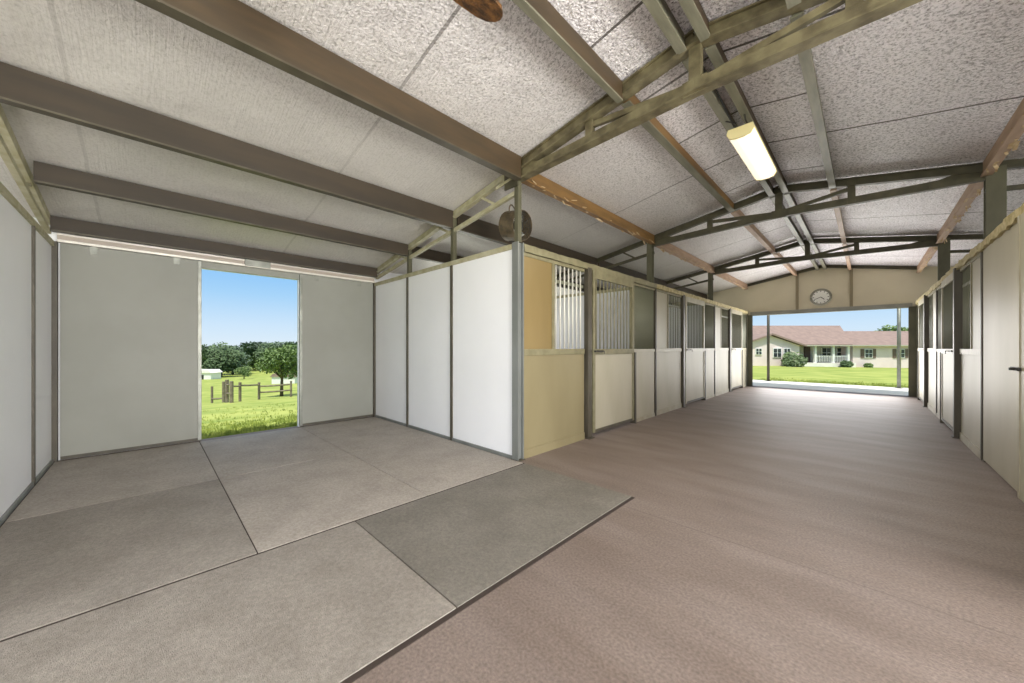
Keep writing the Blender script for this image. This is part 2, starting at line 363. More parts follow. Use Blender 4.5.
def gable(name, y, x0, x1, z0, m):
    mb = MB(); xs = sorted([x0, x1] + ([XM] if x0 < XM < x1 else [])); t = .06
    poly = [(x0, z0)] + [(x1, z0)] + [(x, roofz(x)) for x in reversed(xs)]
    mb.prism(poly, (0, y, 0), (0, y+t, 0), (1, 0, 0), (0, 0, 1)); return struct(name, mb, m)
w = gable('wall_far', 14.14, XL+.02, XR-.02, 2.36, M['beige'])
w['label'] = 'beige gable board above the far opening'; w['category'] = 'wall'
gable('wall_far_left', 14.14, XO-.09, XL+.02, 0, M['beige']); gable('wall_far_right', 14.14, XR-.02, XRO+.06, 0, M['beige'])
gable('wall_near_left', -4.6, XO-.09, XL, 0, M['white_panel'])
struct('trim_1', MB().box((XL+.1, 14.10, 2.34), (XR-.1, 14.22, 2.46)), M['greywood'], 'grey lintel along the top of the far opening', 'trim')
for i, x in enumerate((-1.52, -.30)):
    struct('trim_%d' % (i+2), MB().box((x-.035, 14.10, 2.46), (x+.035, 14.14, roofz(x)-.02)), M['batten_tan'])
struct('trim_4', MB().bar((XL, 14.11, roofz(XL)-.05), (XM, 14.11, roofz(XM)-.05), .06, .08).bar((XM, 14.11, roofz(XM)-.05), (XR, 14.11, roofz(XR)-.05), .06, .08), M['truss_dark'])

# white partition wall between the left bay and the stalls, and its twins
def partition(name, y, x0, x1, battens, m, label):
    w = struct(name, MB().box((x0, y-.03, .04), (x1, y+.03, HW-.05)), m, label, 'wall')
    for x in battens: MB().box((x-.022, y-.048, 0), (x+.022, y+.048, HW-.05)).build('batten', M['darkpost'], w)
    MB().box((x0, y-.05, HW-.06), (x1, y+.05, HW)).build('top_rail', M['truss_pale'], w, .004)
    MB().box((x0, y-.045, 0), (x1, y+.045, .045)).build('base_channel', M['bluepost'], w, .003)
    return w
partition('wall_right_of_bay', 2.98, XO, XL-.06, (-4.09, -5.3, -6.5), M['white_panel'], 'long white panelled partition between the left bay and the stalls')
partition('wall_left', -.805, XO, XL-.06, (-6.5, -5.54, -4.32, -3.1), M['white_panel'], 'white panelled partition on the left edge of the bay')
for i, y in enumerate((6.71, 10.43)):
    partition('stall_wall_left_%d' % (i+1), y, XO, XL-.15, (), M['white_panel'], 'white partition between two stalls behind the left fronts, %s' % ('nearer' if i == 0 else 'farther'))
for i, y in enumerate((2.98, 6.71, 10.43)):
    partition('stall_wall_right_%d' % (i+1), y, XR+.19, XRO, (), M['white_panel'], 'white partition between stalls behind the right fronts, number %s from the camera' % ('one', 'two', 'three')[i])

# ---- sliding doors and their track
def sliding_door(y0, y1, label, inner):
    t = thing('sliding_door', label, 'door', (XO, (y0+y1)/2, 0), 'sliding doors of the left bay')
    MB().box((XO-.02, y0, .03), (XO+.02, y1, 2.485)).build('door_panel', M['door_panel'], t)
    f = MB(); 
    MB().box((XO-.026, inner-.02, .02), (XO+.026, inner+.02, 2.486)).build('edge_channel', M['galv'], t, .003)
    MB().box((XO-.024, y0+.002, .012), (XO+.024, y1-.002, .05)).build('bottom_channel', M['darkpost'], t)
    ys = (y0+.25, y1-.25)
    for y in ys: MB().box((XO-.024, y-.03, 2.40), (XO+.024, y+.03, 2.489)).build('hanger', M['galv'], t)
    return t
sliding_door(-.72, .50, 'grey white sliding door panel left of the field opening', .482)
sliding_door(1.71, 2.92, 'grey white sliding door panel right of the field opening', 1.728)
t = thing('door_track', 'white double sliding door track above the field opening', 'door track', (XO+.02, 1.1, 2.5))
MB().box((XO-.02, -.74, 2.49), (XO+.06, 2.94, 2.52)).build('lower_rail', M['rail_white'], t, .004)
MB().box((XO-.02, -.74, 2.52), (XO+.035, 2.94, 2.57)).build('track_cover', M['rail_pink'], t, .003)
MB().box((XO-.02, -.74, 2.57), (XO+.05, 2.94, 2.59)).build('upper_rail', M['rail_white'], t, .004)
MB().box((XO+.03, .98, 2.50), (XO+.07, 1.30, 2.605)).build('centre_bracket', M['galv'], t, .004)

# ------------------------------------------------------------------ purlins
def purlin(x, y0, y1, depth, m, label, lipm=None, w=.05, foot=.075):
    z = roofz(x)-.01 if x != XM else roofz(x)-.02
    t = thing('purlin', label, 'beam', (x, (y0+y1)/2, z-depth), 'roof purlins')
    MB().box((x-w/2, y0, z-depth+.012), (x+w/2, y1, z-.005)).build('web', m, t)
    MB().box((x-foot/2, y0, z-depth), (x+foot/2, y1, z-depth+.014)).build('bottom_flange', lipm or m, t)
    return t
BAYN = ['over the near bay', 'between the first and second trusses', 'between the second and third trusses', 'between the third truss and the far gable']
B = M
def scraps(t, x, y0, y1, z, k, seed):
    rnd = random.Random(seed); mb = MB()
    for _ in range(k):
        y = rnd.uniform(y0+.05, y1-.2); l = rnd.uniform(.04, .13); dz = rnd.uniform(-.05, .02); w = rnd.uniform(.012, .035)
        p = Vector((x+rnd.uniform(-.035, .05), y, z+rnd.uniform(-.02, .04))); q = p+Vector((rnd.uniform(-.03, .03), l, dz))
        mb.bar(p, q, w, .006, (rnd.uniform(-.5, .5), .2, 1))
    o = mb.build('foil_scrap', M['fluff'], t); o['kind'] = 'stuff'; o['label'] = 'torn pale foil scraps'
# side bay beams (left), long
for x, dp, nm in ((-4.08, .25, 'second'), (-5.3, .19, 'third')):
    purlin(x, -.73, 2.94, dp, M['beam_brown'], 'dark brown ceiling beam across the left bay, %s from the corner post' % nm, M['darkpost'], .06, .075)
    purlin(x, 3.02, 6.66, dp, M['beam_brown'], 'dark brown beam beyond the partition, %s from the corner post' % nm, M['darkpost'], .06, .075)
purlin(-6.44, -.775, 2.95, .17, M['beam_brown'], 'dark brown ceiling beam right above the white door track', M['darkpost'], .06, .075)
purlin(-2.76, -.73, 2.9, .255, M['beam_rust'], 'deep rusty brown beam running to the head of the corner post', M['darkpost'], .07, .085)
for x in (-4.08, -5.3): purlin(x, 6.76, 14.1, .2, M['beam_brown'], 'dark brown beam over the far left stalls, %s their fronts' % ('near' if x > -5 else 'far from'))
for b in range(1, 4):
    t_ = purlin(XL, YB[b]+.05, YB[b+1]-.05, .17, M['beam_ochre' if b == 1 else 'beam_pink'], '%s eave beam over the left stalls %s' % ('ochre brown' if b == 1 else 'dusty pink', BAYN[b]), M['beam_ochre' if b == 1 else 'beam_pink'], .05, .085)
    scraps(t_, XL, YB[b]+.05, YB[b+1]-.05, roofz(XL)-.17, 34, b)
    t_ = purlin(XR, YB[b]+.05, YB[b+1]-.05, .17, M['beam_pink'], 'dusty pink eave beam over the right stalls %s' % BAYN[b], M['beam_pink'], .05, .085)
    scraps(t_, XR, YB[b]+.05, YB[b+1]-.05, roofz(XR)-.17, 45, b+9)
for b in range(0, 4):
    y0, y1 = (YB[b] if b else -.85)+.05, YB[b+1]-.05
    purlin(-1.55, y0, y1, .17 if b == 0 else .135, M['beam_rust' if b == 0 else 'beam_ochre' if b == 1 else 'beam_pink'], '%s purlin left of the ridge %s' % (['rusty brown', 'ochre', 'dusty pink', 'dusty pink'][b], BAYN[b]), M['beam_green'] if b < 2 else M['beam_pink'], .05, .055 if b == 0 else .08)  # light caught by the near bottom flanges is put into their paler colour
    purlin(-.33, y0, y1, .135, M['beam_green'] if b < 2 else M['beam_pink'], '%s purlin right of the ridge %s' % (['grey green', 'grey green', 'dusty pink', 'dusty pink'][b], BAYN[b]), M['beam_green'] if b < 2 else M['beam_pink'], .05, .07)
    for s in (-1, 1):
        purlin(XM+s*.085, y0, y1, .13, M['beam_rust'] if s > 0 else M['beam_green'], '%s ridge purlin %s' % ('left' if s < 0 else 'right', BAYN[b]), M['beam_green'], .045, .07)

# ------------------------------------------------------------------ trusses
def truss(y, m, label, w=.05):
    t = thing('roof_truss', label, 'truss', (XM, y, 3.2), 'roof trusses over the aisle')
    for s, xe, nm in ((-1, XL, 'left'), (1, XR, 'right')):
        za, zr = roofz(xe)-.07, roofz(XM)-.08
        MB().bar((xe, y, za), (XM, y, zr), w, .11).build('top_chord', m, t, .004)
        # double angle edge lines
        MB().bar((xe, y-w/2-.012, za+.045), (XM, y-w/2-.012, zr+.045), .024, .012).bar((xe, y-w/2-.012, za-.05), (XM, y-w/2-.012, zr-.05), .024, .012).build('chord_flange', m, t)
    MB().bar((XL, y, 3.25), (XM, y, 3.31), w, .10).bar((XM, y, 3.31), (XR, y, 3.25), w, .10).build('bottom_chord', m, t, .004)
    MB().bar((XL, y-w/2-.015, 3.20), (XM, y-w/2-.015, 3.265), .03, .012).bar((XM, y-w/2-.015, 3.265), (XR, y-w/2-.015, 3.20), .03, .012).build('chord_flange', m, t)
    MB().box((XM-.045, y-.03, 3.28), (XM+.045, y+.03, roofz(XM)-.06)).build('king_post', m, t, .004)
    MB().box((XM-.09, y-.036, 3.25), (XM+.09, y-.026, 3.37)).build('gusset_plate', m, t, .003)
    for x in (-1.89, -.14 if y > 3 else -.05):
        MB().box((x-.04, y-.028, 3.25), (x+.04, y+.028, roofz(x)-.05)).build('web', m, t, .004)
        MB().bar((x, y, roofz(x)-.16), (XM, y, 3.33), .04, .05).build('diagonal', m, t, .003)
    for xe, s in ((XL, 1), (XR, -1)):
        MB().prism([(0, 3.19), (.42, 3.22), (.42, 3.29), (.0, 3.40)], (xe, y-.032, 0), (xe, y-.022, 0), (s, 0, 0), (0, 0, 1)).build('heel_plate', m, t)
    return t
t1 = truss(YB[1], M['truss'], 'olive steel roof truss nearest the camera, meeting the corner post', .08)
MB().box((XL-.16, 2.915, 3.13), (XL+.05, 2.935, 3.36)).build('joint_plate', M['truss_dark'], t1)
MB().bar((XL-.3, 2.92, 3.20), (XL+.02, 2.92, 3.24), .02, .03).build('joint_strap', M['truss_pale'], t1)
truss(YB[2], M['truss_dark'], 'dark olive roof truss behind the hanging lamp, second from the camera')
truss(YB[3], M['truss_dark'], 'dark olive roof truss nearest the far gable, third from the camera')
def lean_truss(y, side, m, label, webs=()):
    xe, xo = (XL, XO+.05) if side < 0 else (XR, XRO-.05)
    t = thing('side_bay_truss', label, 'truss', ((xe+xo)/2, y, 2.6), 'sloping side bay trusses')
    MB().bar((xe, y, roofz(xe)-.06), (xo, y, roofz(xo)-.05), .05, .09).build('top_chord', m, t, .004)
    MB().bar((xe, y-.03, roofz(xe)-.10), (xo, y-.03, roofz(xo)-.09), .03, .012).build('chord_flange', m, t)
    MB().bar((xe, y, roofz(xe)-.33), (xo, y, roofz(xo)-.17), .045, .05).build('bottom_chord', m, t, .004)
    for k in (.1, .36, .68):
        x = xe+(xo-xe)*k; xb = xe+(xo-xe)*(k+.08)
        zt = roofz(xb)-.08; zb = roofz(xe)-.33 + (roofz(xo)-.17-roofz(xe)+.33)*k
        MB().bar((x, y, zb), (xb, y, zt), .03, .035, (0, 1, 0)).build('web', m, t)
    return t
lean_truss(2.98, -1, M['truss_pale'], 'pale olive sloping truss above the long white partition')
lean_truss(-.80, -1, M['truss_pale'], 'pale olive sloping truss above the left white wall')
lean_truss(6.71, -1, M['truss_dark'], 'dark sloping truss above the left stalls, second from the camera')
lean_truss(10.43, -1, M['truss_dark'], 'dark sloping truss above the left stalls, third from the camera')
lean_truss(6.71, 1, M['truss_dark'], 'dark sloping truss above the right stalls, nearer one')
lean_truss(10.43, 1, M['truss_dark'], 'dark sloping truss above the right stalls, farther one')

# ------------------------------------------------------------------ posts
def post(x, y, z1, w, m, label, d=None):
    d = d or w; t = .012
    o = thing('steel_post', label, 'post', (x, y, 0), 'steel posts')
    # open channel: web with two flanges
    MB().box((x-w/2, y-d/2, 0), (x+w/2, y-d/2+t, z1)).box((x-w/2, y+d/2-t, 0), (x+w/2, y+d/2, z1)).box((x-.012, y-d/2+t, 0), (x+.012, y+d/2-t, z1)).build('shaft', m, o)
    MB().box((x-w*.62, y-d*.62, 0), (x+w*.62, y+d*.62, .012)).build('base_plate', M['darkpost'], o)
    return o
cp_ = post(XL, 2.98, 2.50, .098, M['bluepost'], 'grey steel corner post between the white partition and the ochre stall front')
MB().box((XL-.03, 2.95, 2.50), (XL+.03, 3.01, roofz(XL)-.06)).build('upper_shaft', M['post'], cp_, .004)
post(XL, -.80, roofz(XL)-.06, .105, M['bluepost'], 'grey steel post at the end of the left white wall')
MB_ = ['second', 'third', 'last']
for i, y in enumerate(YB[2:4]):
    post(XL-.075, y, roofz(XL)-.1, .10, M['post'], 'olive post rising above the left stall fronts under the %s truss' % MB_[i])
    post(XR+.065, y, roofz(XR)-.1, .14, M['post'], 'thick dark olive post above the right stall fronts under the %s truss' % MB_[i], .12)
post(XL+.1, 14.08, 2.36, .12, M['post'], 'dark post at the left side of the far opening')
post(XR-.1, 14.08, 2.36, .14, M['post'], 'dark olive post at the right side of the far opening')
for x in (-4.09, -5.3):
    z = roofz(x)-.1
    MB().box((x-.03, 2.95, HW), (x+.03, 3.01, z)).build('stub_post', M['post']).update_tag()
    o = bpy.data.objects['stub_post' if x > -5 else 'stub_post.001']
    tag(o, 'short dark post above the white partition, %s' % ('nearer the corner post' if x > -5 else 'nearer the back corner'), 'post', 'stub posts on the white partition')
struct('trim_7', MB().box((XO-.03, .50, 2.395), (XO+.0, 1.70, 2.487)), M['door_panel'], 'grey header over the field doorway', 'trim')
struct('trim_5', MB().box((XO+.0, -.775, 0), (XO+.07, -.735, HW)), M['darkpost']); struct('trim_6', MB().box((XO+.0, 2.92, 0), (XO+.07, 2.95, HW)), M['darkpost'])
for x, m, l in ((-2.66, M['darkpost'], 'slim dark pipe post outside the far opening, left one'), (.74, M['galv'], 'slim pale pipe post outside the far opening, right one')):
    t = thing('canopy_post', l, 'post', (x, 16.65, 0), 'slim posts under the roof overhang')
    MB().tube([(x, 16.65, 0), (x, 16.65, 3.2)], .045, 12).build('pipe', m, t, smooth=True)
    MB().disc((x, 16.65, .006), (0, 0, 1), .09, .012, 16).build('base_plate', m, t)

tag(MB().tube([(-2.75, 16.65, 3.24), (.83, 16.65, 3.24)], .04, 10).build('canopy_beam', M['galv'], smooth=True), 'pipe joining the two slim posts outside, over the far opening', 'beam')
# ------------------------------------------------------------------ stall fronts
WHO = {(-1, 1): 'first stall on the left', (-1, 2): 'second stall on the left', (-1, 3): 'last stall on the left',
       (1, 1): 'first stall on the right', (1, 2): 'second stall on the right', (1, 3): 'last stall on the right'}
def bars(t, x, y0, y1, z0, z1, n, m, r=.009, name='bar'):
    for k in range(n):
        y = y0+(y1-y0)*(k+.5)/n
        MB().tube([(x, y, z0), (x, y, z1)], r, 8).build(name, m, t, smooth=True)
def window_panel(s, b, x, y0, y1):
    """panel with a solid half and a barred half above"""
    who = WHO[s, b]; first = (s == -1 and b == 1)
    pm = M['ochre'] if first else M['cream']
    t = thing('stall_screen', '%s stall front panel with a half barred opening, %s' % ('ochre plywood' if first else 'cream', who), 'panel', (x, (y0+y1)/2, 0), 'half barred stall panels')
    T = .018; ys = y0+(y1-y0)*.42
    MB().box((x-T, y0, .10), (x+T, y1, 1.20)).build('lower_panel', pm, t)
    MB().box((x-.03, y0, 0), (x+.03, y1, .10)).build('kick_board', M['ochre' if first else 'cream_frame'], t)
    MB().box((x-.032, y0, 1.20), (x+.032, y1, 1.275)).build('mid_rail', M['frame'] if first else M['cream_frame'], t, .004)
    MB().box((x-T, y0, 1.275), (x+T, ys, 2.36)).build('upper_panel', M['ochre_up'] if first else pm, t)
    MB().box((x-.028, ys, 1.275), (x+.028, ys+.05, 2.36)).build('jamb', M['frame'], t)
    MB().box((x-.028, y0, 2.36), (x+.028, y1, 2.40)).build('head_trim', M['frame'], t)
    if not first: MB().box((x-.03, y0-.03, 0), (x+.03, y0+.02, 2.40)).build('edge_channel', M['darkpost'], t)
    bars(t, x, ys+.06, y1-.02, 1.275, 2.36, 7, M['bar'] if first else M['mesh'], .011)
    MB().box((x-.006, ys+.05, 2.13), (x+.006, y1, 2.17)).build('cross_bar', M['mesh'], t)
def stall_door(s, b, x, y0, y1):
    who = WHO[s, b]; fm = M['frame'] if (s == -1 and b == 1) else M['cream_frame']; in_ = -s*.035   # stands proud of the front, towards the aisle
    t = thing('stall_door', '%s barred sliding stall door of the %s' % ('pale green' if fm is M['frame'] else 'cream', who), 'door', (x, (y0+y1)/2, 0), 'barred stall doors')
    x = x+in_; fw = .06
    MB().box((x-.022, y0, .06), (x+.022, y0+fw, 2.41)).box((x-.022, y1-fw, .06), (x+.022, y1, 2.41)).box((x-.022, y0+fw, 2.30), (x+.022, y1-fw, 2.41)).build('frame', fm, t, .003)
    MB().box((x-.026, y0+.01, 1.19), (x+.026, y1-.01, 1.27)).build('mid_rail', fm, t, .003)
    MB().box((x-.012, y0+fw, .09), (x+.012, y1-fw, 1.19)).build('lower_panel', M['cream'], t)
    MB().box((x-.022, y0+fw, .06), (x+.022, y1-fw, .10)).build('bottom_rail', M['darkpost'], t)
    bars(t, x, y0+fw, y1-fw, 1.27, 2.30, 11, M['frame'] if b == 1 else M['mesh'], .010)
    l = MB().box((x+s*-.022, y0+.02, 1.225), (x+s*-.05, y0+.24, 1.25)).build('latch', M['dark'], t, .003)
    MB().tube([(x-s*.05, y0+.2, 1.24), (x-s*.085, y0+.2, 1.24), (x-s*.085, y0+.2, 1.20)], .007, 6).build('latch_knob', M['dark'], l)
def grille_panel(s, b, x, y0, y1):
    who = WHO[s, b]
    t = thing('stall_screen', 'narrow cream panel with close set grey bars above, %s' % who, 'panel', (x, (y0+y1)/2, 0), 'narrow grille panels')
    T = .018
    MB().box((x-T, y0, .06), (x+T, y1, 1.21)).build('lower_panel', M['cream'], t)
    MB().box((x-.03, y0, 0), (x+.03, y1, .06)).build('kick_board', M['cream_frame'], t)
    MB().box((x-.03, y0, 1.21), (x+.03, y1, 1.265)).build('mid_rail', M['cream_frame'], t, .003)
    MB().box((x-.026, y0, 2.36), (x+.026, y1, 2.40)).build('head_trim', M['frame'], t)
    MB().box((x-.024, y0, 1.265), (x+.024, y0+.035, 2.36)).build('jamb', M['frame'], t)
    MB().box((x+s*.028, y0-.02, 0), (x-s*.068, y0+.02, 1.21)).build('edge_channel', M['darkpost'], t)
    bars(t, x, y0+.035, y1, 1.265, 2.36, 30, M['mesh'], .0105)
def mid_post(s, b, x, y, k):
    t = thing('stall_post', 'thick dark post %s the door of the %s' % ('before' if k == 0 else 'behind', WHO[s, b]), 'post', (x, y, 0), 'dark stall posts')
    w = .05
    q = .055 if s > 0 else .035
    MB().box((x-q, y-w, 0), (x+q, y+w, 2.43)).build('shaft', M['darkpost'], t, .004)
    MB().box((x-.07, y-w-.02, 0), (x+.07, y+w+.02, .012)).build('base_plate', M['darkpost'], t)
def top_rail(s, b, x, y0, y1, lab):
    rnd = random.Random(b*7+s); mb = MB(); n = 40
    z0, z1 = 2.405, 2.49
    for i in range(n+1):
        y = y0+(y1-y0)*i/n; e = (lambda a: rnd.uniform(-a, a)); a = .006 if s < 0 else .016
        mb.v += [(x-.05+e(a/2), y, z0+e(a)), (x+.05+e(a/2), y, z0+e(a)), (x+.05+e(a/2), y, z1+e(a)), (x-.05+e(a/2), y, z1+e(a))]
    for i in range(n):
        k = i*4
        for j in range(4): mb.f.append((k+j, k+(j+1) % 4, k+4+(j+1) % 4, k+4+j))
    mb.f += [(0, 3, 2, 1), (n*4, n*4+1, n*4+2, n*4+3)]
    tag(mb.build('top_rail', M['frame'] if (s < 0 and b == 1) else M['chew']), lab, 'rail', 'timber rails on top of the stall fronts')
for s, x in ((-1, XL), (1, XR)):
    for b in (1, 2, 3):
        y = YB[b]
        top_rail(s, b, x, y+(.06 if b == 1 else .0), YB[b+1]-(.06 if b == 3 else .002), '%s rail capping the %s' % ('pale green timber' if (s < 0 and b == 1) else 'rough pale timber', WHO[s, b]))
        if (s, b) == (1, 1):
            # solid fronted room on the right, with its door nearest the camera
            t = thing('solid_stall_door', 'tall cream door with no bars and a dark latch, nearest on the right', 'door', (x, 4.9, 0))
            MB().box((x-.055, 4.2, .03), (x-.02, 5.13, 2.40)).build('door_panel', M['cream'], t)
            MB().box((x-.062, 5.10, .03), (x-.015, 5.15, 2.40)).build('edge_stile', M['cream_frame'], t, .003)
            l = MB().box((x-.08, 5.05, 1.10), (x-.062, 5.26, 1.13)).build('latch', M['dark'], t, .003)
            MB().tube([(x-.08, 5.12, 1.115), (x-.11, 5.12, 1.115)], .012, 8).build('latch_knob', M['dark'], l)
            o = MB().box((x-.02, 5.16, .02), (x+.02, 6.68, 2.405)).build('solid_screen', M['cream'])
            tag(o, 'tall solid cream panel without bars, right of the aisle beside the latched door', 'panel')
            o2 = MB().box((x-.02, 3.05, .02), (x+.02, 4.19, 2.405)).build('solid_screen', M['cream']); tag(o2, 'solid cream panel at the right edge, before the latched door', 'panel')
            continue
        window_panel(s, b, x, y+(.07 if b == 1 else .03), y+1.33)
        mid_post(s, b, x-s*.02, y+1.43, 0)
        stall_door(s, b, x, y+1.51, y+2.79)
        grille_panel(s, b, x, y+2.83, y+3.69)

# ------------------------------------------------------------------ hanging lamp
t = thing('strip_lamp', 'lit strip lamp hanging from the ridge before the second truss', 'lamp', (-.88, 4.6, 3.37))
y0, y1, lx, lz = 4.02, 5.26, -.87, 3.38
prof = [(-.105, .04), (-.11, .01), (-.085, -.03), (-.035, -.042), (.035, -.042), (.085, -.03), (.11, .01), (.105, .04)]
MB().prism(prof, (lx, y0+.02, lz), (lx, y1-.02, lz), (1, 0, 0), (0, 0, 1)).build('diffuser', M['lamplit'], t)
MB().box((lx-.108, y0+.005, lz+.04), (lx+.108, y1-.005, lz+.065)).build('housing', M['lampbody'], t, .006)
for y in (y0+.012, y1-.012): MB().prism([(a*1.04, b*1.04) for a, b in prof], (lx, y-.012, lz), (lx, y+.012, lz), (1, 0, 0), (0, 0, 1)).build('end_cap', M['lampbody'], t)
for y in (y0+.12, y1-.15):
    for a in (-.06, .06): MB().tube([(lx+a, y, lz+.06), (lx+a*.7-.02, y, lz+.17), (XM+.085*(1 if a > 0 else -1), y, roofz(XM)-.15)], .007, 6).build('hook', M['dark'], t)
MB().tube([(lx-.05, y0+.0, lz+.08), (lx-.08, y0-.15, lz+.17), (XM-.03, y0-.4, roofz(XM)-.12), (XM-.03, 3.03, roofz(XM)-.12)], .008, 6).build('power_cord', M['black'], t, smooth=True)

# ------------------------------------------------------------------ wall clock
cx, cy, cz = -.96, 14.09, 2.79
t = thing('wall_clock', 'round white clock on the gable board over the far opening', 'clock', (cx, 14.14, cz))
MB().disc((cx, 14.10, cz), (0, 1, 0), .21, .05, 40).build('face', M['clockface'], t)
MB().ring((cx, 14.075, cz), (0, 1, 0), .225, .03, 40, 8).build('rim', M['clockrim'], t, smooth=True)
mk = MB()
for k in range(12):
    a = k*math.pi/6; d = Vector((math.sin(a), 0, math.cos(a)))
    mk.bar(Vector((cx, 14.072, cz))+d*.155, Vector((cx, 14.072, cz))+d*.19, .016, .004, (0, 1, 0))
mk.build('hour_mark', M['dark'], t)
for a, l, nm, w in ((2.3, .11, 'hour_hand', .018), (-2.0, .16, 'minute_hand', .012)):
    MB().bar((cx, 14.068, cz), Vector((cx, 14.068, cz))+Vector((math.sin(a), 0, math.cos(a)))*l, w, .004, (0, 1, 0)).build(nm, M['dark'], t)

# ------------------------------------------------------------------ drum fan behind the corner post
c = Vector((-3.15, 3.25, 2.83)); ax = Vector((1, .05, -.18)).normalized()
t = thing('drum_fan', 'dusty dark drum fan mounted behind the head of the corner post', 'fan', tuple(c))
sh = MB(); n = 28; a_ = ax.orthogonal().normalized(); b_ = ax.cross(a_)
for r in (.185, .178):
    pass
vs = []; fs = []
for i in range(n):
    th = 2*math.pi*i/n; d = a_*math.cos(th)+b_*math.sin(th)
    vs += [c-ax*.12+d*.185, c+ax*.12+d*.185, c+ax*.12+d*.175, c-ax*.12+d*.175]
for i in range(n):
    k, j = i*4, ((i+1) % n)*4
    for e in range(4): fs.append((k+e, k+(e+1) % 4, j+(e+1) % 4, j+e))
sh.add(vs, fs).build('shroud', M['fan_dark'], t)
for sgn in (-1, 1):
    g = MB()
    for r in (.06, .1, .14): g.ring(c+ax*.12*sgn, ax, r, .003, 24, 4)
    for k in range(8):
        d = a_*math.cos(k*math.pi/4)+b_*math.sin(k*math.pi/4); g.tube([c+ax*.12*sgn+d*.03, c+ax*.12*sgn+d*.182], .003, 4)
    g.build('grille', M['dark'], t)
MB().disc(c, ax, .06, .16, 16).build('motor', M['dark'], t)
bl = MB()
for k in range(4):
    d = a_*math.cos(k*math.pi/2)+b_*math.sin(k*math.pi/2); e = ax.cross(d)
    bl.add([c+d*.04-e*.02-ax*.015, c+d*.165-e*.06-ax*.03, c+d*.165+e*.06+ax*.03, c+d*.04+e*.02+ax*.015, c+d*.04-e*.02-ax*.019, c+d*.165-e*.06-ax*.034, c+d*.165+e*.06+ax*.026, c+d*.04+e*.02+ax*.011],
           [(0, 1, 2, 3), (7, 6, 5, 4), (0, 4, 5, 1), (1, 5, 6, 2), (2, 6, 7, 3), (3, 7, 4, 0)])
bl.build('fan_blade', M['galv'], t)
yk = [c+Vector((0, 0, -.02))+(b_*math.cos(q)+Vector((0, 0, 1))*math.sin(q))*.21 for q in [math.pi*i/12 for i in range(13)]]
MB().tube(yk, .009, 6).build('yoke', M['fan_dark'], t, smooth=True)
MB().tube([c+Vector((0, 0, .19)), (XL-.02, 3.03, 3.12)], .012, 6).build('bracket', M['fan_dark'], t)
MB().tube([c-ax*.1+Vector((0, 0, .1)), c-ax*.24+Vector((0, 0, .16)), c-ax*.28+Vector((0, 0, .0)), c-ax*.2+Vector((0, 0, -.16)), c-ax*.05+Vector((0, 0, -.2))], .007, 6).build('power_cord', M['black'], t, smooth=True)

# ------------------------------------------------------------------ ceiling fan with one blade tip in view
hx, hy, hz = -1.575, .70, 3.185
t = thing('ceiling_fan', 'brown ceiling fan with one rounded blade tip at the top edge', 'fan', (hx, hy, hz))
MB().tube([(hx, hy, hz+.08), (hx, hy, roofz(hx)-.14)], .015, 10).build('downrod', M['fan_dark'], t)
MB().disc((hx, hy, hz+.03), (0, 0, 1), .11, .12, 24).build('motor', M['fan_dark'], t, .01)
for k in range(3):
    an = R(84+120*k); d = Vector((math.cos(an), math.sin(an), 0)); e = Vector((-d.y, d.x, 0)); o = Vector((hx, hy, hz))
    MB().bar(o+d*.1, o+d*.22, .04, .012).build('blade_iron', M['dark'], t)
    pts = [(.18, -.055), (.3, -.075), (.5, -.088), (.62, -.088), (.68, -.07), (.715, -.035), (.725, 0), (.715, .035), (.68, .07), (.62, .088), (.5, .088), (.3, .075), (.18, .055)]
    m_ = len(pts); tilt = .2
    vs = [o+d*a+e*b+Vector((0, 0, b*tilt)) for a, b in pts]+[o+d*a+e*b+Vector((0, 0, b*tilt+.022)) for a, b in pts]
    MB().add(vs, [tuple(range(m_-1, -1, -1)), tuple(range(m_, 2*m_))]+[(i, (i+1) % m_, m_+(i+1) % m_, m_+i) for i in range(m_)]).build('fan_blade', M['blade'], t)

# ------------------------------------------------------------------ house across the lawn (its own axes: x right, y away, from the camera's foot)
YAW = math.atan2(354, 358)
F = 358.0
fw_ = Vector((-math.sin(YAW), math.cos(YAW), 0)); rt_ = Vector((math.cos(YAW), math.sin(YAW), 0))
def UD(px, d): return (px-512)/F*d
def ZZ(py, d): return 1.3+(347-py)/F*d
HO = Vector((0, 0, 0))+fw_*44+rt_*38
house = thing('house', 'long single storey house with brown pink roof across the lawn', 'house', tuple(HO), None, YAW, True)
hx0 = -38; hy0 = -44
def hb(x0, x1, y0, y1, z0, z1): return MB().box((x0+hx0, y0+hy0, z0), (x1+hx0, y1+hy0, z1))
def hp(pts): return [(a+hx0, b+hy0, c) for a, b, c in pts]
zb, ze = -1.25, 1.5
u = UD
